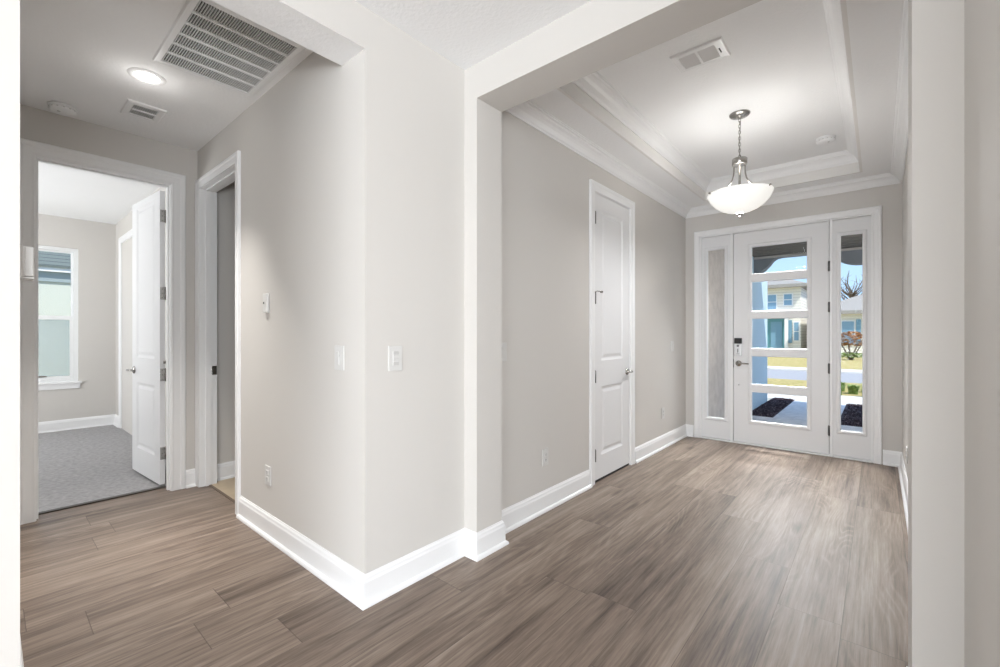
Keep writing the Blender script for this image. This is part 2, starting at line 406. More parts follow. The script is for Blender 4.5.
# ------------------------------------------------------------------ baseboards
BP = [(0, 0), (.031, 0), (.031, .008), (.027, .017), (.0165, .023), (.0155, .108), (.012, .117), (.0105, .128), (.005, .136), (.004, .141), (0, .141)]
def base(path, side, name, label):
    m = MB(); m.sweep(path, BP, XY, side)
    return struct(m, name, TRIM, label, 'baseboard')
base([(-3.30, YC), (XC, YC), (XC, YP0), (XP0, YP0), (XP0, YP1), (XF0, YP1), (XF0, 3.19)], -1, 'baseboard_left', 'white baseboard wrapping the jutting wall corner up to closet door')
base([(XF0, 4.065), (XF0, YD), (-1.69, YD)], -1, 'baseboard_closet', 'white baseboard between closet door and front door surround')
base([(0.032, YD), (XF1, YD), (XF1, YP1), (XP1, YP1), (XP1, YP0), (0.182, YP0), (0.182, 0.9)], -1, 'baseboard_right', 'white baseboard along the right wall of the foyer')
base([(XH, 1.049), (XH, YC)], -1, 'baseboard_hall_end', 'short white baseboard piece between the two hall doorways')
base([(XBF, -2.5), (XBF, YBR), (-7.62, YBR)], -1, 'baseboard_bedroom', 'white baseboard under the bedroom window')
base([(XH, 1.27), (XH, 3.5), (-2.05, 3.5)], -1, 'baseboard_bathroom', 'white baseboard inside the dim narrow doorway')
base([(-4.16, YL), (XC, YL), (XC, -5.9)], 1, 'baseboard_hall_left', 'white baseboard at the foot of the left hall wall')

# ------------------------------------------------------------------ crown mouldings
CP = [(0, -.093), (.010, -.093), (.013, -.084), (.020, -.078), (.024, -.066), (.034, -.050), (.050, -.036), (.066, -.028), (.070, -.018), (.080, -.014), (.083, -.006), (.090, -.005), (.090, 0), (0, 0)]
m = MB(); m.sweep([(XF0, YP1), (XF1, YP1), (XF1, YD), (XF0, YD)], CP, lambda a, b, v: (a, b, C+v), 1, True)
struct(m, 'trim_4', TRIM, 'lower white crown moulding where foyer walls meet the ceiling', 'crown moulding')
CP2 = [(u*1.0, v*1.15) for u, v in CP]
m = MB(); m.sweep([(TX0, TY0), (TX1, TY0), (TX1, TY1), (TX0, TY1)], CP2, lambda a, b, v: (a, b, ZT+v), 1, True)
struct(m, 'trim_5', TRIM, 'upper white crown moulding inside the raised foyer tray', 'crown moulding')

# ------------------------------------------------------------------ door casings and jambs
KP = [(0.004, 0), (.004, .011), (.010, .014), (.020, .0125), (.052, .015), (.060, .020), (.078, .021), (.085, .017), (.085, 0)]
def casing(mb, a0, a1, h, mapf, w=0.085):
    pr = [(u*w/.085, v) for u, v in KP]
    mb.sweep([(a0, 0), (a0, h), (a1, h), (a1, 0)], pr, mapf, 1)
def jamb(mb, a0, a1, h, d0, d1, mapf, stop=None):
    t = .016
    P = [(0, 0), (0, 1), (-t, 1), (-t, 0)]
    prof = [(0, d0), (0, d1), (t, d1), (t, d0)]
    mb.sweep([(a0, 0), (a0, h), (a1, h), (a1, 0)], prof, mapf, 1)
    if stop:
        prof = [(0, stop[0]), (-.011, stop[0]), (-.011, stop[1]), (0, stop[1])]
        mb.sweep([(a0, 0), (a0, h), (a1, h), (a1, 0)], prof, mapf, 1)
# bedroom doorway : wall plane x = XH, a = y
fx = lambda a, b, v: (XH+v, a, b)
m = MB(); casing(m, 0.219, 0.950, OPH, fx, .098); jamb(m, 0.219, 0.950, OPH, -.115, 0.0, fx, (-.075, -.035))
casing(m, 0.219, 0.950, OPH, lambda a, b, v: (XH-.115-v, a, b))
struct(m, 'trim_6', TRIM, 'white casing around the bedroom doorway', 'door casing')
# bath doorway : wall plane y = YC, a = x
fy = lambda a, b, v: (a, YC-v, b)
m = MB(); casing(m, -3.377-.791, -3.377, OPH, fy, .072); jamb(m, -4.168, -3.377, OPH, -.117, 0.0, fy, (-.075, -.035))
bt = struct(m, 'trim_7', TRIM, 'white casing around the narrow open doorway beside the hall wall', 'door casing')
m = MB(); m.box(-4.1685, -4.1655, YC+.078, YC+.114, .905, .978, bev=.0006)
m.box(-4.167, -4.1645, YC+.086, YC+.104, .925, .955)
tag(m.build('strike_plate', NICKEL, bt), 'satin nickel strike plate')
# closet doorway : plane x = XF0
fc = lambda a, b, v: (XF0+v, a, b)
m = MB(); casing(m, 3.281, 3.969, OPH, fc, .082); jamb(m, 3.281, 3.969, OPH, -.115, 0.0, fc, (-.085, -.045))
struct(m, 'trim_8', TRIM, 'white casing around the closed closet door in the foyer', 'door casing')
# casing in the bedroom (its closet)
fb = lambda a, b, v: (a, YBR-v, b)
m = MB(); casing(m, -7.53, -6.75, OPH, fb)
struct(m, 'trim_9', TRIM, 'white casing in the bedroom behind the opened door', 'door casing')

# ------------------------------------------------------------------ panel doors
def ring(bm, mapf, r0, r1, d0, d1):
    (a0, b0, a1, b1), (c0, e0, c1, e1) = r0, r1
    A = [(a0, b0), (a1, b0), (a1, b1), (a0, b1)]; B = [(c0, e0), (c1, e0), (c1, e1), (c0, e1)]
    for k in range(4):
        k2 = (k+1) % 4
        bm.faces.new([bm.verts.new(mapf(*p, d)) for p, d in ((A[k], d0), (A[k2], d0), (B[k2], d1), (B[k], d1))])
def ins(r, d): return (r[0]+d, r[1]+d, r[2]-d, r[3]-d)
def panel_leaf(w, h, t, panels):
    """leaf from x=0..w, y=0 (front) .. t (back), z=0..h"""
    mb = MB()
    for d, s in ((0, 1), (t, -1)):
        mp = lambda a, b, v, d=d, s=s: (a, d+s*v, b)
        x0, x1 = panels[0][0], panels[0][2]
        q = lambda a0, b0, a1, b1: mb.quad([mp(a0, b0, 0), mp(a1, b0, 0), mp(a1, b1, 0), mp(a0, b1, 0)])
        q(0, 0, x0, h); q(x1, 0, w, h)
        zs = [0] + [z for p in panels for z in (p[1], p[3])] + [h]
        for i in range(0, len(zs), 2): q(x0, zs[i], x1, zs[i+1])
        for p in panels:
            p1 = ins(p, .006); p2 = ins(p, .020); p3 = ins(p, .030); p4 = ins(p, .052)
            ring(mb.bm, mp, p, p1, 0, .004); ring(mb.bm, mp, p1, p2, .004, .010); ring(mb.bm, mp, p2, p3, .010, .010); ring(mb.bm, mp, p3, p4, .010, .003)
            mb.quad([mp(p4[0], p4[1], .003), mp(p4[2], p4[1], .003), mp(p4[2], p4[3], .003), mp(p4[0], p4[3], .003)])
    for (a0, b0, a1, b1) in ((0, 0, w, 0), (w, 0, w, h), (w, h, 0, h), (0, h, 0, 0)):
        mb.quad([(a0, 0, b0), (a1, 0, b1), (a1, t, b1), (a0, t, b0)])
    bmesh.ops.remove_doubles(mb.bm, verts=mb.bm.verts, dist=1e-5)
    return mb
def lever(parent, x, z, y, sgn, dirx, mt=NICKEL, L_=.105):
    """rose + neck + lever; sgn -1 = on the y- side"""
    mb = MB(); Mx = Matrix.Rotation(R(90)*(1 if sgn < 0 else -1), 4, 'X')
    mb.lathe([(0, 0), (.033, 0), (.033, .004), (.029, .010), (.014, .013), (.011, .016), (.011, .045), (0, .045)], (x, y, z), 24, Mx)
    yy = y+sgn*.047
    mb.tube([(x-dirx*.012, yy, z), (x+dirx*.01, yy, z), (x+dirx*.05, yy+sgn*.004, z+.003), (x+dirx*L_, yy-sgn*.004, z+.001)], [.010, .0105, .009, .007], 12)
    return mb.build('handle', mt, parent)
def hinge_leaf(parent, x, y, z, ry=0):
    pass

# bedroom door : swung into the bedroom, hinged at the right jamb
D2 = empty('door_2', (-4.398, 0.9475, 0.026), R(180+4.2), label='white two panel bedroom door standing open over grey carpet', cat='door', kind='structure')
w2, h2 = .715, 2.375
# local: x runs from the hinge to the free edge, y- faces the bedroom's right wall after the turn
lf = panel_leaf(w2, h2, .035, [(.125, .215, w2-.125, .79), (.125, 1.01, w2-.125, 2.32)])
lf.build('leaf', DOORP, D2)
lever(D2, w2-.062, .895, .035, 1, -1); lever(D2, w2-.062, .895, 0.0, -1, 1)
m = MB(); m.box(w2-.001, w2+.001, .005, .030, .865, .925); m.box(w2, w2+.008, .012, .023, .885, .905); m.build('latch_plate', NICKEL, D2)
for z in (2.17, 1.545, .885, .25):
    m = MB(); m.box(-.002, .0008, .002, .033, z-.05, z+.05, bev=.0003)
    m.box(-.034, -.004, -.0075, -.0045, z-.05, z+.05)
    for zz in (-.035, 0, .035):
        m.lathe([(0, 0), (.0045, 0), (.003, .0014), (0, .0014)], (-.002, .018, z+zz), 10, Matrix.Rotation(R(-90), 4, 'Y'))
        m.tube([(-.020, -.003, z+zz), (-.020, -.0015, z+zz)], .0045, 8)
    m.tube([(-.003, -.004, z-.053), (-.003, -.004, z+.053)], .006, 12)
    m.build('hinge', NICKEL, D2)
m = MB(); m.tube([(-.014, .004, .975), (-.014, .004, 1.0)], .012, 12); m.tube([(-.014, .004, .985), (-.030, .0, .985)], .004, 8); m.build('door_stop', NICKEL, D2)

# closet door in the foyer : closed, hinges on its left, flush with the wall
D3 = empty('door_3', (XF0-.002, 3.2835, 0.021), R(90), label='white two panel closet door closed in the foyer wall', cat='door', kind='structure')
w3, h3 = .683, 2.395
lf = panel_leaf(w3, h3, .035, [(.125, .195, w3-.14, .775), (.125, .995, w3-.14, 2.27)])
lf.build('leaf', DOORP, D3)
lever(D3, w3-.055, .87, 0, -1, -1)
for z in (2.185, 1.52, .865, .21):
    m = MB(); m.tube([(.004, -.008, z-.05), (.004, -.008, z+.05)], .0085, 12); m.tube([(.004, -.008, z+.05), (.004, -.008, z+.056)], [.006, .003], 10)
    m.box(-.004, .014, -.0022, .0, z-.044, z+.044)
    m.build('hinge', STEEL, D3)
m = MB(); m.tube([(-.004, -.006, 1.568), (-.004, -.03, 1.574), (.03, -.05, 1.574), (.055, -.045, 1.572)], .004, 8)
m.tube([(.055, -.047, 1.572), (.06, -.028, 1.570)], .008, 10); m.tube([(-.004, -.03, 1.574), (-.03, -.04, 1.574)], .0035, 8)
m.build('door_stop', NICKEL, D3)
m = MB(); m.box(XC-.06, XC-.006, 3.283, 3.967, 0.0, 0.0185)  # solid black strip put in for the shade under the door
struct(m, 'trim_10', DARK, 'black strip standing in for shade in the gap under the closet door', 'threshold')

# ------------------------------------------------------------------ front door with sidelights
def lite_slab(x0, x1, z0, z1, y0, t, g, gw=.024):
    """slab with a glazed hole g=(gx0,gz0,gx1,gz1) and raised glazing bead; returns slab MB, bead MB"""
    gx0, gz0, gx1, gz1 = g; s = MB()
    s.box(x0, gx0, y0, y0+t, z0, z1); s.box(gx1, x1, y0, y0+t, z0, z1)
    s.box(gx0, gx1, y0, y0+t, z0, gz0); s.box(gx0, gx1, y0, y0+t, gz1, z1)
    b = MB()
    pr = [(-.012, .004), (-.006, -.010), (.004, -.013), (gw*.6, -.012), (gw, -.004), (gw, .0), (0, .0), (0, .018), (-.012, .018)]
    b.sweep([(gx0, gz0), (gx1, gz0), (gx1, gz1), (gx0, gz1)], [(-u, v) for u, v in pr], lambda a, c, v: (a, y0+v, c), 1, True)
    return s, b
YF = YD+.018
D1 = empty('door_1', (-0.378, YF, 0), 0, label='white front door with five stacked glass lites and keypad lock', cat='door', kind='structure')
def child(mb, name, mt, par, org=(-0.378, YF, 0)):
    mb.xf(0, Matrix.Translation((-org[0], -org[1], -org[2]))); return mb.build(name, mt, par)
s, b = lite_slab(-1.259, -.381, .018, 2.388, YF, .045, (-1.085, .262, -.555, 2.222), .03)
child(s, 'leaf', DOORP, D1); child(b, 'glazing_bead', DOORP, D1)
for (za, zb) in ((1.914, 1.82), (1.497, 1.408), (1.085, .99), (.684, .589)):
    m = MB(); m.sweep([(-1.085, (za+zb)/2), (-.555, (za+zb)/2)], [(-(za-zb)/2, .004), (-(za-zb)/2+.006, -.008), ((za-zb)/2-.006, -.008), ((za-zb)/2, .004), ((za-zb)/2, .012), (-(za-zb)/2, .012)], lambda a, c, v: (a, YF+v, c), 1)
    child(m, 'muntin', DOORP, D1)
zs = [(2.222, 1.914), (1.82, 1.497), (1.408, 1.085), (.99, .684), (.589, .262)]
m = MB(); m.box(-1.09, -.55, YF+.014, YF+.020, .258, 2.226)
child(m, 'glass_pane', GLASS, D1)
m = MB(); m.box(-1.247, -1.172, YF-.024, YF, .992, 1.130, bev=.004); child(m, 'lock_body', ALUM, D1)
m = MB(); m.box(-1.248, -1.171, YF-.026, YF, 1.132, 1.195, bev=.004); child(m, 'lock_screen', BLACKP, D1)
m = MB(); m.lathe([(0, 0), (.012, 0), (.011, .01), (0, .012)], (-1.2095, YF-.024, 1.107), 16, Matrix.Rotation(R(90), 4, 'X')); m.box(-1.224, -1.195, YF-.030, YF-.023, 1.012, 1.018); m.box(-1.213, -1.206, YF-.038, YF-.023, 1.03, 1.075, bev=.002)
child(m, 'thumb_turn', STEEL, D1)
h = lever(D1, -1.207+.378, .906, 0, -1, 1, NICKEL, .11)
m = MB(); m.lathe([(0, 0), (.009, 0), (.008, .004), (0, .005)], (-1.207, YF, .663), 14, Matrix.Rotation(R(90), 4, 'X')); child(m, 'bolt_cover', ALUM, D1)
m = MB(); m.box(-1.262, -1.256, YF-.004, YF+.02, .86, .95); child(m, 'latch_plate', STEEL, D1)
for z in (1.93, 1.515, .89, .26):
    m = MB(); m.tube([(-.378, YF-.008, z-.052), (-.378, YF-.008, z+.052)], .0095, 12); m.box(-.390, -.370, YF-.003, YF, z-.046, z+.046)
    child(m, 'hinge', STEEL, D1)
for nm, x0, x1, g, lab in (('window_2', -1.604, -1.288, (-1.548, .25, -1.345, 2.238), 'narrow left sidelight beside front door looking at stucco'),
                           ('window_3', -.352, -.052, (-.297, .265, -.106, 2.238), 'narrow right sidelight beside front door showing street and sky')):
    E_ = empty(nm, ((x0+x1)/2, YF, 0), 0, label=lab, cat='sidelight window', kind='structure')
    org = ((x0+x1)/2, YF, 0)
    s, b = lite_slab(x0, x1, .02, 2.388, YF, .045, g, .024)
    child(s, 'frame', DOORP, E_, org); child(b, 'glazing_bead', DOORP, E_, org)
    m = MB(); m.box(g[0]-.004, g[2]+.004, YF+.014, YF+.020, g[1]-.004, g[3]+.004); child(m, 'glass_pane', GLASS, E_, org)
m = MB()
ff = lambda a, b_, v: (a, YD-v, b_)
casing(m, FX0+.004, FX1-.004, FZ-.004, ff, .064)
m.box(FX0, -1.604, YD, YD+.115, 0, FZ); m.box(-.052, FX1, YD, YD+.115, 0, FZ); m.box(-1.604, -.052, YD, YD+.115, 2.391, FZ)
m.box(-1.288, -1.263, YD+.004, YD+.115, 0, 2.391); m.box(-.375, -.352, YD+.004, YD+.115, 0, 2.391)
m.box(-1.286, -1.243, YF+.047, YD+.113, 0, 2.389); m.box(-.397, -.354, YF+.047, YD+.113, 0, 2.389); m.box(-1.6, -.056, YF+.047, YD+.113, 2.374, 2.389)
struct(m, 'trim_11', TRIM, 'white frame and mullions of the front door surround', 'door frame')
m = MB(); m.box(-1.604, -.052, YD-.012, YD+.14, 0, .014, bev=.003)
struct(m, 'trim_12', TRIM, 'pale sill running under the front door and sidelights', 'door sill')

# ------------------------------------------------------------------ bedroom window
def frame_rect(mb, a0, a1, b0, b1, w, d0, d1, mapf):
    ws = w if isinstance(w, tuple) else (w,)*4      # left, right, bottom, top
    o_ = [(a0, b0), (a1, b0), (a1, b1), (a0, b1)]; i_ = [(a0+ws[0], b0+ws[2]), (a1-ws[1], b0+ws[2]), (a1-ws[1], b1-ws[3]), (a0+ws[0], b1-ws[3])]
    V = {(r, k, d): mb.bm.verts.new(mapf(*(o_, i_)[r][k], (d0, d1)[d])) for r in (0, 1) for k in range(4) for d in (0, 1)}
    for k in range(4):
        k2 = (k+1) % 4
        for q in (((0, k, 0), (0, k2, 0), (1, k2, 0), (1, k, 0)), ((0, k, 1), (0, k2, 1), (1, k2, 1), (1, k, 1)), ((0, k, 0), (0, k2, 0), (0, k2, 1), (0, k, 1)), ((1, k, 0), (1, k2, 0), (1, k2, 1), (1, k, 1))):
            mb.bm.faces.new([V[x] for x in q])
fw_ = lambda a, b, v: (XBF+v, a, b)
Wn = empty('window_1', (XBF-.07, (WY0+WY1)/2, WZ0), 0, label='white single hung bedroom window with screened lower sash', cat='window', kind='structure')
def wchild(mb, name, mt):
    mb.xf(0, Matrix.Translation((-(XBF-.07), -(WY0+WY1)/2, -WZ0))); return mb.build(name, mt, Wn)
VW = mat('white_vinyl', (0.86, 0.87, 0.87, 1), 0.3)
fr = .042; a0, a1 = WY0+fr, WY1-fr
m = MB(); frame_rect(m, WY0, WY1, WZ0+.001, WZ1, (fr, fr, .03, fr), -.11, -.035, fw_); wchild(m, 'window_frame', VW)
m = MB(); frame_rect(m, a0+.001, a1-.001, 1.446, WZ1-fr-.001, (.028, .022, .03, .02), -.10, -.075, fw_); wchild(m, 'upper_sash', VW)
m = MB(); frame_rect(m, a0+.001, a1-.001, WZ0+.032, 1.475, (.04, .036, .045, .05), -.072, -.045, fw_); wchild(m, 'lower_sash', VW)
m = MB(); m.box(XBF-.045, XBF-.03, .42, .50, .695, .712, bev=.002)
wchild(m, 'sash_lock', NICKEL)
m = MB(); m.box(XBF-.09, XBF-.086, a0, a1, 1.46, WZ1-fr); wchild(m, 'upper_pane', GLASS)
m = MB(); m.box(XBF-.06, XBF-.056, a0, a1, WZ0+.06, 1.44); wchild(m, 'lower_pane', GLASS)
m = MB(); m.box(XBF-.104, XBF-.1025, a0, a1, WZ0+.03, 1.44); wchild(m, 'insect_screen', SCREEN)
m = MB(); m.box(XBF-.035, XBF+.035, WY0-.03, WY1+.03, WZ0-.02, WZ0+.004, bev=.003); m.box(XBF, XBF+.018, WY0-.015, WY1+.015, WZ0-.085, WZ0-.02)
wchild(m, 'window_sill', TRIM)

# ------------------------------------------------------------------ ceiling fittings
def grille(name, x0, x1, y0, y1, ix0, ix1, iy0, iy1, rows, n, label, z=C):
    E_ = empty(name, ((x0+x1)/2, (y0+y1)/2, z), 0, label=label, cat='air vent')
    cx, cy = (x0+x1)/2, (y0+y1)/2
    f = MB(); pr = [(0, 0), (0, -.003), (.006, -.009), (.016, -.010), (.016, 0)]
    f.sweep([(x0, y0), (x1, y0), (x1, y1), (x0, y1)], pr, lambda a, b, v: (a-cx, b-cy, v), 1, True)
    for a in ((x0+.014, ix0, y0+.014, y1-.014), (ix1, x1-.014, y0+.014, y1-.014), (ix0, ix1, y0+.014, iy0), (ix0, ix1, iy1, y1-.014)):
        f.box(a[0]-cx, a[1]-cx, a[2]-cy, a[3]-cy, -.009, -.001)
    bw = (ix1-ix0)/rows; g = .007
    for k in range(1, rows): f.box(ix0+k*bw-g-cx, ix0+k*bw+g-cx, iy0-cy, iy1-cy, -.010, -.001)
    f.build('frame', TRIM, E_)
    b = MB(); b.box(ix0-cx, ix1-cx, iy0-cy, iy1-cy, -.0015, -.0005); b.build('backing', DUCT, E_)
    for k in range(rows):
        s = MB(); pitch = (iy1-iy0)/n
        for i in range(n):
            y = iy0+(i+.5)*pitch; st = s.n()
            s.box(-(bw/2-g), bw/2-g, -.0010, .0010, -.0034, .0034)
            s.xf(st, Matrix.Translation((ix0+(k+.5)*bw-cx, y-cy, -.0058)) @ Matrix.Rotation(R(20), 4, 'X'))
        s.build('louver_row', TRIM, E_)
    return E_
grille('return_grille', -3.005, -2.262, .59, 1.092, -2.968, -2.30, .622, 1.056, 6, 40, 'large white return air grille in the hall ceiling with six louver rows')
grille('supply_vent', -3.885, -3.63, .588, .795, -3.845, -3.672, .627, .758, 2, 12, 'small white supply vent in the hall ceiling with two louver rows')
# register in the tray
E_ = empty('ceiling_register', (-.828, 2.845, ZT), 0, label='white two panel supply register in the raised foyer ceiling', cat='air vent')
f = MB(); pr = [(0, 0), (0, -.003), (.006, -.010), (.016, -.011), (.016, 0)]
f.sweep([(-.148, -.105), (.148, -.105), (.148, .105), (-.148, .105)], pr, XY, 1, True)
for a in ((-.134, -.108, -.091, .091), (.098, .134, -.091, .091), (-.108, .098, -.091, -.070), (-.108, .098, .070, .091), (-.012, .0, -.070, .070)): f.box(a[0], a[1], a[2], a[3], -.010, -.001)
f.build('frame', TRIM, E_)
b = MB(); b.box(-.108, .098, -.07, .07, -.0015, -.0005); b.build('backing', mat('damper_grey', (.32, .32, .32, 1), .6), E_)
for (xa, xb) in ((-.107, -.012), (0, .097)):
    s = MB()
    for i in range(11):
        st = s.n(); s.box(xa, xb, -.0052, .0052, -.0007, .0007); s.xf(st, Matrix.Translation((0, -.063+i*.0126, -.006)) @ Matrix.Rotation(R(-28), 4, 'X'))
    s.build('louver_row', TRIM, E_)
s = MB(); s.box(.110, .116, -.02, .03, -.0125, -.009); s.build('damper_lever', DARK, E_)

def detector(x, y, z, label):
    E_ = empty('smoke_detector', (x, y, z), 0, label=label, cat='smoke detector', group=None)
    m = MB(); m.lathe([(0, 0), (.072, 0), (.072, -.010), (.068, -.013), (0, -.013)], n=36); m.build('base_plate', TRIM, E_)
    m = MB(); m.lathe([(.064, -.013), (.064, -.016), (.069, -.018), (.067, -.030), (.055, -.040), (.030, -.044), (0, -.044)], n=36); m.build('body', TRIM, E_)
    m = MB()
    for k in range(14):
        st = m.n(); m.box(.062, .0690, -.0045, .0045, -.026, -.021); m.xf(st, Matrix.Rotation(2*math.pi*k/14, 4, 'Z'))
    m.build('vent_slot', PLASTIC2, E_)
    m = MB(); m.lathe([(0, -.047), (.008, -.047), (.009, -.043), (.009, -.042)], (.02, -.02, 0), 14); m.build('test_button', PLASTIC2, E_)
detector(-4.085, .330, C, 'round white smoke detector on the hall ceiling near bedroom door')
detector(-.346, 4.755, ZT, 'round white smoke detector on the raised foyer ceiling')

# recessed light in the hall
E_ = empty('recessed_light', (-3.236, .612, C), 0, label='lit round recessed light in the hall ceiling', cat='ceiling light')
m = MB(); m.lathe([(.060, -.001), (.062, -.006), (.075, -.008), (.088, -.004), (.090, 0), (.060, 0)], n=40); m.build('trim_ring', TRIM, E_)
m = MB(); m.lathe([(0, -.004), (.058, -.004), (.061, -.002), (0, -.001)], n=40); m.build('lens', LENS, E_)
lamp('recessed_light_bulb', 'AREA', (-3.236, .612, C-.012), 9, (1, .97, .93), (0, 0, -1), shape='DISK', size=.11, spread=R(68))
lamp('recessed_light_glow', 'POINT', (-3.236, .612, C-.14), 0.7, (1, .98, .95), shadow_soft_size=.05)

# pendant
PX, PY = -.815, 3.80
E_ = empty('pendant_light', (PX, PY, ZT), 0, label='nickel bowl pendant with frosted glass hanging by chain in the foyer', cat='pendant light')
m = MB(); m.lathe([(0, 0), (.073, 0), (.073, -.006), (.066, -.014), (.030, -.022), (.012, -.026), (.010, -.036), (0, -.038)], n=36); m.build('canopy', NICKEL, E_)
m = MB(); z = -.035; i = 0
while z > -.335:
    pts = []
    for k in range(14):
        a = 2*math.pi*k/14; u, v = .0075*math.cos(a), .0155*math.sin(a)
        pts.append((u, 0, z-.013+v) if i % 2 == 0 else (0, u, z-.013+v))
    m.tube(pts, .0021, 6, closed=True); z -= .0235; i += 1
m.tube([(0.006, .004, -.03), (.007, -.006, -.12), (-.007, .006, -.22), (.004, .003, -.345)], .0022, 6)
m.build('chain', NICKEL, E_)
zc = -.345
m = MB(); m.lathe([(0, zc+.012), (.008, zc+.010), (.008, zc), (.051, zc-.002), (.053, zc-.006), (.053, zc-.046), (.050, zc-.049), (.044, zc-.049), (0, zc-.046)], n=36); m.build('collar', NICKEL, E_)
zr = -.615
m = MB(); m.lathe([(0, zc-.046), (.009, zc-.047), (.009, -.74), (0, -.74)], n=14); m.build('center_stem', NICKEL, E_)
for k in range(3):
    a = R(100+120*k); ca, sa = math.cos(a), math.sin(a)
    P = [(.044, zc-.03), (.044, zc-.09), (.046, zc-.125), (.056, zc-.165), (.076, zc-.20), (.108, zc-.232), (.150, zc-.252), (.214, zr+.004)]
    m = MB(); m.tube([(r*ca, r*sa, q) for r, q in P], .0055, 10); m.build('arm', NICKEL, E_)
    m = MB(); m.tube([(.214*ca, .214*sa, zr-.004), (.238*ca, .238*sa, zr+.004)], .007, 10); m.build('clip', NICKEL, E_)
m = MB()
pr = [(0, -.765), (.05, -.762), (.10, -.751), (.15, -.731), (.195, -.701), (.230, -.665), (.250, -.632), (.256, -.617), (.254, -.612), (.247, -.614), (.240, -.632), (.222, -.662), (.19, -.694), (.145, -.723), (.10, -.742), (.05, -.753), (0, -.756)]
m.lathe([(r*.885, q) for r, q in pr], n=56); m.build('glass_bowl', BOWL, E_)
m = MB(); m.lathe([(0, -.803), (.006, -.800), (.007, -.793), (.004, -.788), (.012, -.783), (.022, -.772), (.024, -.764), (0, -.763)], n=24); m.build('finial', NICKEL, E_)
lamp('pendant_bulb', 'POINT', (PX, PY, ZT-.60), 6.0, (1, .985, .965), shadow_soft_size=.10)
lamp('pendant_downlight', 'AREA', (PX, PY, ZT-.768), 15, (.98, .985, 1.0), (0, 0, -1), shape='DISK', size=.15)

# ------------------------------------------------------------------ wall plates
def plate(name, loc, rz, label, kind, w=.074, h=.118, group=None):
    E_ = empty(name, loc, rz, label=label, cat='light switch' if 'switch' in name else 'power outlet')
    m = MB(); m.box(-w/2, w/2, -.0065, 0, -h/2, h/2, bev=.003); m.build('cover_plate', PLASTIC, E_)
    if kind == 'rocker':
        m = MB(); st = m.n(); m.box(-.0165, .0165, -.012, -.006, -.033, .033, bev=.0015); m.xf(st, Matrix.Rotation(R(4), 4, 'X')); m.build('rocker', PLASTIC, E_)
    elif kind == 'dimmer':
        m = MB(); st = m.n(); m.box(-.0165, .0055, -.012, -.006, -.033, .033, bev=.0015); m.xf(st, Matrix.Rotation(R(4), 4, 'X')); m.build('rocker', PLASTIC, E_)
        m = MB(); m.box(.0095, .0125, -.0072, -.006, -.033, .033); m.box(.008, .014, -.0105, -.006, .006, .016, bev=.001); m.build('slider', PLASTIC2, E_)
    elif kind == 'keypad':
        for k in range(4):
            m = MB(); m.box(-.0165, .0165, -.0105, -.006, .0185-k*.0175, .0335-k*.0175, bev=.0012); m.build('button', PLASTIC2 if k in (0, 3) else PLASTIC, E_)
    else:
        for s in (1, -1):
            m = MB(); m.box(-.0165, .0165, -.0095, -.006, s*.0195-.0145, s*.0195+.0145, bev=.002); r_ = m.build('receptacle', PLASTIC, E_)
            m = MB(); m.box(-.0075, -.0055, -.0100, -.009, s*.0195-.002, s*.0195+.008); m.box(.0055, .0075, -.0100, -.009, s*.0195-.002, s*.0195+.007)
            m.lathe([(0, 0), (.0026, 0), (.0026, .001), (0, .001)], (0, -.009, s*.0195-.007), 10, Matrix.Rotation(R(90), 4, 'X')); m.build('slots', DUCT, r_)
    return E_
RX = R(90)
plate('light_switch', (-2.008, YC, 1.126), 0, 'white dimmer switch on the hall wall left of the jutting corner', 'dimmer', .085, .122)
plate('light_switch', (XC, 1.297, 1.124), RX, 'white multi button switch on the jutting wall right of its corner', 'keypad', .080, .122)
plate('light_switch', (XF0, 2.105, 1.129), RX, 'white switch partly hidden behind the foyer opening edge', 'rocker')
plate('light_switch', (XF0, 5.107, 1.103), RX, 'white rocker switch between closet door and front door', 'rocker', .08)
plate('power_outlet', (-2.85, YC, .372), 0, 'white outlet low on the hall wall beside narrow doorway', 'outlet', .085)
plate('power_outlet', (XF0, 2.57, .373), RX, 'white outlet low on the foyer wall left of closet door', 'outlet')
plate('power_outlet', (XF0, 4.814, .377), RX, 'white outlet low on the foyer wall right of closet door', 'outlet')
plate('power_outlet', (XF1, 4.60, .314), -RX, 'white outlet seen edge on low on the right foyer wall', 'outlet')
# small sensor on the hall wall
E_ = empty('wall_sensor', (-2.865, YC, 1.432), 0, label='slim white wall sensor high on the hall wall near narrow doorway', cat='sensor')
m = MB(); m.box(-.030, .030, -.018, 0, -.060, .060, bev=.006); m.build('body', PLASTIC, E_)
m = MB(); m.lathe([(0, 0), (.007, 0), (.006, .003), (0, .004)], (-.008, -.018, .002), 14, Matrix.Rotation(R(90), 4, 'X')); m.build('lens', DUCT, E_)
# thermostat projecting from the left hall wall
E_ = empty('thermostat', (-1.885, YL, 1.448), R(180), label='white thermostat jutting from the left wall end', cat='thermostat')
m = MB(); m.box(-.046, .046, -.010, 0, -.046, .046, bev=.003); m.build('wall_plate', PLASTIC, E_)
m = MB(); m.box(-.044, .044, -.029, -.009, -.040, .045, bev=.004); m.build('body', PLASTIC, E_)
m = MB(); m.box(-.046, .046, -.030, -.009, -.047, -.0415, bev=.002); m.build('battery_cover', PLASTIC, E_)

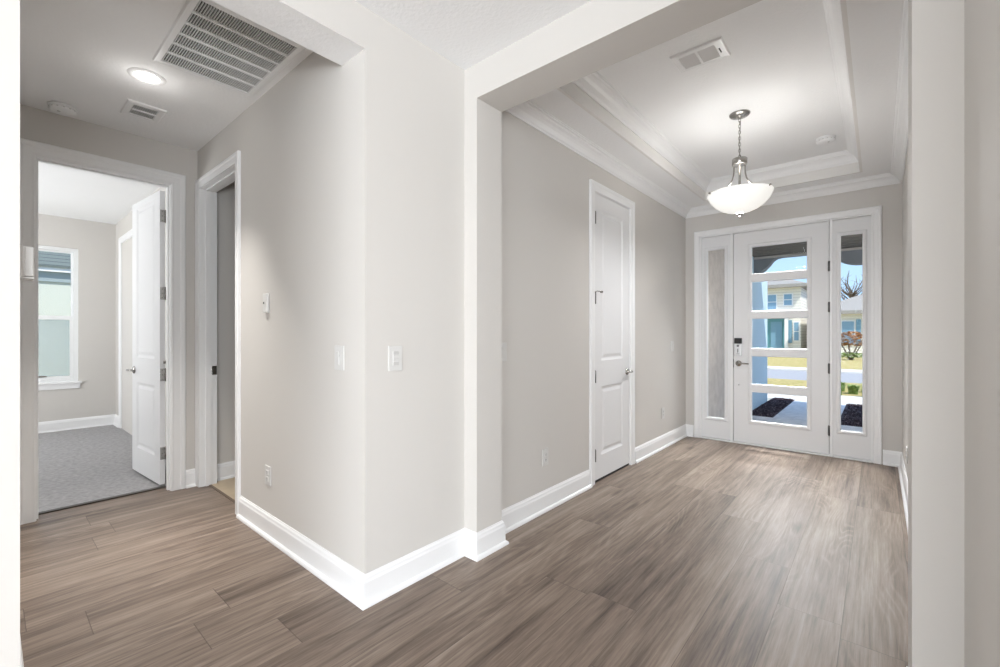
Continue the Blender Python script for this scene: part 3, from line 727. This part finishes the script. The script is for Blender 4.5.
# ------------------------------------------------------------------ outdoors
STUCCO = mat('beige_stucco', srgb(204, 192, 182), 0.9, spec=0.1, bump=(30, 0.15, 0.005), var=(9, srgb(190, 178, 168), .35, .65))
BLUEW = mat('pale_blue_stucco', srgb(196, 216, 226), 0.9, spec=0.1, bump=(60, .8, .01))
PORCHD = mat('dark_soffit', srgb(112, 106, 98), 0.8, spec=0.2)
SOFTR = mat('soffit_trim', srgb(170, 163, 155), 0.7)
GREYB = mat('grey_beam_paint', srgb(120, 122, 124), 0.8, spec=0.2)
PAVER = mat('grey_pavers', srgb(222, 222, 224), 0.8, var=(9, srgb(200, 202, 206)))
CONC = mat('pale_concrete', srgb(222, 219, 212), 0.9, var=(4, srgb(210, 206, 198)))
ROAD = mat('grey_asphalt', srgb(170, 170, 174), 0.9, var=(20, srgb(160, 160, 163)))
GRASS = mat('dry_lawn', srgb(216, 196, 146), 0.95, spec=0.1, var=(9, srgb(178, 166, 102), .3, .65), bump=(120, 1, .02))
MULCH = mat('dark_mulch', srgb(60, 50, 56), 0.9, spec=0.1, var=(38, srgb(150, 136, 140), .56, .66))
SHING = mat('grey_shingles', srgb(168, 164, 158), 0.9, var=(18, srgb(148, 143, 138)))
def siding(name, c1, c2, k):
    m = mat(name, c1, .8, spec=.2); nt = m.node_tree; b = nt.nodes['Principled BSDF']
    tc = nt.nodes.new('ShaderNodeTexCoord'); sp = nt.nodes.new('ShaderNodeSeparateXYZ'); mu = nt.nodes.new('ShaderNodeMath'); mu.operation = 'MULTIPLY'; mu.inputs[1].default_value = k
    fr_ = nt.nodes.new('ShaderNodeMath'); fr_.operation = 'FRACT'; gt = nt.nodes.new('ShaderNodeMath'); gt.operation = 'GREATER_THAN'; gt.inputs[1].default_value = .86
    mx = nt.nodes.new('ShaderNodeMix'); mx.data_type = 'RGBA'; mx.inputs[6].default_value = c1; mx.inputs[7].default_value = c2
    l = nt.links.new; l(tc.outputs['Object'], sp.inputs[0]); l(sp.outputs[2], mu.inputs[0]); l(mu.outputs[0], fr_.inputs[0]); l(fr_.outputs[0], gt.inputs[0]); l(gt.outputs[0], mx.inputs[0]); l(mx.outputs[2], b.inputs['Base Color'])
    return m
SIDE = siding('cream_siding', srgb(236, 232, 222), srgb(200, 196, 188), 5)
NROOF = siding('banded_shingles', srgb(112, 120, 116), srgb(62, 68, 66), 12)
NSHADE = mat('eave_shade_blue_grey', srgb(160, 172, 174), .8)
NWALL = mat('pale_green_stucco', srgb(212, 215, 203), .9, bump=(60, .6, .01))
TEAL = mat('teal_paint', srgb(96, 150, 160), .6)
SHUT = mat('blue_shutter_paint', srgb(120, 160, 184), .7)
WINB = mat('blue_window_glass', srgb(130, 165, 190), .1)
WHITE = mat('white_exterior_trim', (.85, .85, .84, 1), .6)
LEAFG = mat('strap_leaf_green', srgb(150, 172, 96), .6, var=(30, srgb(112, 140, 66)))
LEAFB = mat('russet_leaf', srgb(150, 92, 62), .7, var=(8, srgb(170, 128, 70)))
BARK = mat('grey_bark', srgb(118, 104, 92), .9)

def ground(name, mt, x0, x1, y0, y1, z, label, cat, kind='structure'):
    m = MB(); m.box(x0, x1, y0, y1, z-.15, z); return tag(m.build(name, mt), label, cat, None, kind)
# porch
m = MB(); m.box(-1.85, -1.70, YD+.115, 8.6, -.3, 2.6)
struct(m, 'wall_porch', STUCCO, 'beige stucco porch wall filling the left sidelight', 'wall')
m = MB(); m.box(-1.85, -1.70, 8.6, 10.28, -.3, 2.9); 
struct(m, 'wall_garage', BLUEW, 'pale blue garage side wall beyond the porch', 'wall')
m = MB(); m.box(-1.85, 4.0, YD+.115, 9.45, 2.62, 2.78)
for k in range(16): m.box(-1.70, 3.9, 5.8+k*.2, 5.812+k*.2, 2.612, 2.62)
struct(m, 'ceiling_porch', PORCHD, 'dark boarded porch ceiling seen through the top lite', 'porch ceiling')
m = MB()
arch = [(-1.70, 2.625), (-1.70, 2.31), (-1.62, 2.33), (-1.54, 2.38), (-1.47, 2.455), (-1.415, 2.53), (-1.36, 2.57), (-1.28, 2.585)] + [(-.56, 2.585)] + \
       [(-.56+.34*(1-math.cos(t*math.pi/2/10)), 2.585-.235*math.sin(t*math.pi/2/10)) for t in range(1, 11)] + [(.6, 2.33), (.6, 2.625)]
m.prism(arch, lambda a, b, d: (a, d, b), 9.0, 9.2)
struct(m, 'trim_13', GREYB, 'grey arched porch beam against the sky', 'porch beam')
m = MB(); m.box(-1.70, 3.9, 8.965, 9.0, 2.575, 2.61)
struct(m, 'trim_14', SOFTR, 'pale trim line along the arched porch beam', 'trim')
ground('porch_floor', PAVER, -1.70, 4.0, YD+.115, 7.9, -.05, 'grey paver porch floor outside the front door', 'porch floor')
g = ground('paver_path', PAVER, -1.30, -.47, 7.9, 10.9, -.12, 'grey paver walk leading away from the porch', 'path')
for nm, x0, x1, lab in (('mulch_bed', -1.70, -1.30, 'dark mulch bed left of the paver walk beside the blue wall'), ('mulch_bed', -.47, 2.5, 'dark mulch bed right of the paver walk')):
    m = MB(); m.box(x0, x1, 7.9, 10.9, -.25, -.12)
    rg = random.Random(3 if x0 < -1 else 4)
    for k in range(700):
        st = m.n(); s_ = rg.uniform(.012, .035); m.box(-s_, s_, -s_*.5, s_*.5, -s_*.25, s_*.25)
        m.xf(st, Matrix.Translation((rg.uniform(x0+.04, min(x1, .3)-.03), rg.uniform(7.93, 10.87), -.112)) @ Matrix.Rotation(rg.uniform(0, 6.3), 4, 'Z') @ Matrix.Rotation(rg.uniform(-.6, .6), 4, 'X'))
    tag(m.build(nm, MULCH), lab, 'mulch', None, 'stuff')
ground('driveway_strip', CONC, -14, 14, 10.9, 12.4, -.13, 'pale concrete strip beyond the shaded paver walk', 'sidewalk')
ground('front_lawn', GRASS, -20, 20, 12.4, 16.2, -.17, 'dry yellow lawn strip on the near side of street', 'lawn', 'stuff')
ground('street', ROAD, -40, 40, 16.2, 21.3, -.25, 'grey asphalt street beyond the near lawn', 'street')
ground('sidewalk', CONC, -40, 40, 21.3, 22.8, -.2, 'pale far sidewalk across the street', 'sidewalk')
ground('far_lawn', GRASS, -40, 40, 22.8, 80, -.2, 'dry lawn in front of the house across the street', 'lawn', 'stuff')

# house across the street
H = empty('house', (-8, 37, -.2), 0, label='cream two storey house with teal porch across the street', cat='house')
def hch(mb, nm, mt, par=None): 
    mb.xf(0, Matrix.Translation((8, -37, .2))); return mb.build(nm, mt, par or H)
def gable(mb, x0, x1, y0, y1, ze, zr):   # hip-ish roof
    v = [(x0, y0, ze), (x1, y0, ze), (x1, y1, ze), (x0, y1, ze)]; d = min((x1-x0)/2-.1, (y1-y0)/2-.05)
    r = [(x0+d, (y0+y1)/2, zr), (x1-d, (y0+y1)/2, zr)]
    mb.quad([v[0], v[1], r[1], r[0]]); mb.quad([v[2], v[3], r[0], r[1]]); mb.bm.faces.new([mb.bm.verts.new(p) for p in (v[1], v[2], r[1])]); mb.bm.faces.new([mb.bm.verts.new(p) for p in (v[3], v[0], r[0])]); mb.quad(v[::-1])
    mb.box(x0, x1, y0, y1, ze-.22, ze-.001)
m = MB(); m.box(-13, -4.1, 37, 46, -.2, 4.5); hch(m, 'wall', SIDE)
m = MB(); gable(m, -13.5, -3.7, 36.4, 46.6, 4.72, 6.6); hch(m, 'roof', SHING)
m = MB(); m.box(-7.2, -4.95, 36.96, 37.02, -.2, 2.55); hch(m, 'porch_recess', TEAL)
m = MB(); m.box(-5.9, -5.2, 36.90, 36.97, -.1, 2.1); hch(m, 'front_door', SHUT)
for xa in (-6.95, -5.0):
    m = MB(); m.box(xa, xa+.2, 36.5, 36.72, -.2, 2.55); hch(m, 'porch_column', WHITE)
m = MB(); m.box(-8, -4.6, 36.4, 37.0, 2.55, 2.85); hch(m, 'porch_beam', WHITE)
for (xa, xb, za, zb) in ((-6.15, -5.5, 2.95, 4.1), (-5.15, -4.55, 3.2, 4.1), (-4.55, -4.15, .7, 2.1)):
    m = MB(); m.box(xa, xb, 36.93, 37.02, za, zb); w_ = hch(m, 'window', WHITE)
    m = MB(); m.box(xa+.07, xb-.07, 36.91, 36.95, za+.07, (za+zb)/2-.03); m.box(xa+.07, xb-.07, 36.91, 36.95, (za+zb)/2+.03, zb-.07)
    p_ = m; p_.xf(0, Matrix.Translation((8, -37, .2))); p_.build('pane', WINB, w_)
m = MB(); m.box(-4.85, -4.62, 36.9, 37.02, .6, 2.2); hch(m, 'shutter', SHUT)
H2 = empty('house', (0, 36, -.2), 0, label='cream single storey wing with hipped roof seen through right sidelight', cat='house')
def h2c(mb, nm, mt, par=None):
    mb.xf(0, Matrix.Translation((0, -36, .2))); return mb.build(nm, mt, par or H2)
m = MB(); m.box(-3.4, 7, 36, 46, -.2, 2.5); h2c(m, 'wall', SIDE)
m = MB(); gable(m, -3.62, 7.4, 35.5, 46.5, 2.72, 5.0); h2c(m, 'roof', SHING)
for xa in (-1.85, -3.05):
    m = MB(); m.box(xa, xa+.75, 35.93, 36.02, .5, 2.1); w_ = h2c(m, 'window', WHITE)
    m = MB(); m.box(xa+.07, xa+.68, 35.91, 35.95, .57, 1.27); m.box(xa+.07, xa+.68, 35.91, 35.95, 1.33, 2.03); h2c(m, 'pane', WINB, w_)
    for xs in (xa-.27, xa+.78):
        m = MB(); m.box(xs, xs+.24, 35.92, 36.02, .45, 2.15); h2c(m, 'shutter', SHUT)

def leafcloud(mb, c, rad, n, s, rg, flat=.8):
    for k in range(n):
        d = Vector((rg.gauss(0, 1), rg.gauss(0, 1), rg.gauss(0, 1))).normalized()*rg.uniform(.55, 1)**.5
        p = Vector(c)+Vector((d.x*rad[0], d.y*rad[1], d.z*rad[2]))
        M_ = Matrix.Translation(p) @ Matrix.Rotation(rg.uniform(0, 6.3), 4, 'Z') @ Matrix.Rotation(rg.uniform(-1.2, 1.2), 4, 'X')
        q = [M_ @ Vector(v) for v in ((-s, 0, 0), (0, -s*.45, .02*s), (s, 0, 0), (0, s*.45, .02*s))]
        mb.bm.faces.new([mb.bm.verts.new(v) for v in q])
# russet shrub
rg = random.Random(5)
SH = empty('shrub', (-1.15, 31, -.19), 0, label='russet multi trunk shrub across the street seen through right sidelight', cat='shrub')
m = MB()
for k in range(7):
    a = k*.9; m.tube([(0.08*math.cos(a), .08*math.sin(a), .02), (.25*math.cos(a), .25*math.sin(a), .45), (.55*math.cos(a), .5*math.sin(a), 1.0)], [.05, .035, .015], 6)
m.build('stems', BARK, SH)
m = MB(); leafcloud(m, (0, 0, 1.15), (.85, .7, .42), 700, .09, rg); m.build('foliage', LEAFB, SH)
m = MB(); leafcloud(m, (0, 0, .26), (.8, .6, .15), 300, .09, rg); m.build('ground_foliage', LEAFG, SH)
# bare tree behind the single storey wing
def bare_tree(x, y, h, lab, seed):
    rg = random.Random(seed); T_ = empty('bare_tree', (x, y, -.19), 0, label=lab, cat='tree')
    m = MB(); m.tube([(0, 0, .02), (.05, 0, h*.4), (0, .05, h*.7)], [.22, .15, .08], 8); m.build('trunk', BARK, T_)
    m = MB()
    for k in range(70):
        z0 = rg.uniform(.3, .75)*h; a = rg.uniform(0, 6.3); l = rg.uniform(.12, .32)*h
        p0 = Vector((0, 0, z0)); p1 = p0+Vector((math.cos(a)*l*.5, math.sin(a)*l*.5, l*.5)); p2 = p1+Vector((math.cos(a+.5)*l*.3, math.sin(a+.4)*l*.3, l*.55))
        m.tube([p0, p1, p2], [.06, .035, .012], 5)
        for j in range(3):
            q = p1.lerp(p2, rg.random()); e = q+Vector((rg.uniform(-.5, .5), rg.uniform(-.5, .5), rg.uniform(.1, .6)))*l*.5; m.tube([q, e], [.018, .006], 4)
    m.build('branches', BARK, T_)
bare_tree(-1.9, 56, 7.2, 'bare grey tree rising above the roof in right sidelight', 8)
# strap-leaf clumps by the near lawn edge
def clump(x, y, seed, lab):
    rg = random.Random(seed); m = MB()
    for k in range(170):
        a = rg.uniform(0, 6.3); l = rg.uniform(.26, .44); w = .013
        t = Vector((math.cos(a), math.sin(a), 0)); n_ = Vector((-t.y, t.x, 0)); o_ = Vector((rg.uniform(-.08, .08), rg.uniform(-.08, .08), 0)); pr_ = None
        for j in range(5):
            s_ = j/4; c = o_+t*(l*.42*s_*s_*rg.uniform(.9, 1.1))+Vector((0, 0, l*1.15*(s_-.55*s_*s_))); ww = w*(1-s_*.85)
            cur = (m.bm.verts.new(c-n_*ww), m.bm.verts.new(c+n_*ww))
            if pr_: m.bm.faces.new((pr_[0], pr_[1], cur[1], cur[0]))
            pr_ = cur
    return tag(m.build('strap_leaf_plant', LEAFG, loc=(x, y, -.17)), lab, 'plant', 'green strap leaf clumps by the near lawn')
for k, (x, y) in enumerate(((-.72, 12.72), (-.19, 12.72), (-.98, 13.25), (-.45, 13.25), (.08, 13.25), (-.72, 13.78), (-.19, 13.78))):
    clump(x, y, 20+k, 'green strap leaf clump at the lawn edge seen through right sidelight')

# neighbouring house outside the bedroom window
NH = empty('neighbour_house', (-11.2, .4, -.2), 0, label='pale green neighbouring house with grey roof outside bedroom window', cat='house')
def nc(mb, nm, mt): mb.xf(0, Matrix.Translation((11.2, -.4, .2))); return mb.build(nm, mt, NH)
m = MB(); m.box(-16, -11.2, -9, 8, -.2, 2.30); nc(m, 'wall', NWALL)
m = MB(); m.box(-11.22, -11.17, -9, 8, 2.17, 2.345); nc(m, 'eave_shade_band', NSHADE)  # flat band on the wall, coloured as the shade under the eave
m = MB(); m.box(-11.25, -11.10, -9.2, 8.2, 2.345, 2.445); nc(m, 'fascia', WHITE)
m = MB(); m.prism([(-11.07, 2.45), (-16, 4.6), (-16, 4.4), (-11.07, 2.42)], lambda a, b, d: (a, d, b), -9.2, 8.2); nc(m, 'roof', NROOF)
m = MB(); m.box(-11.0, -8.09, -9, 9, -.35, -.2); tag(m.build('side_yard', GRASS), 'grass side yard between bedroom and neighbouring house', 'lawn', None, 'stuff')
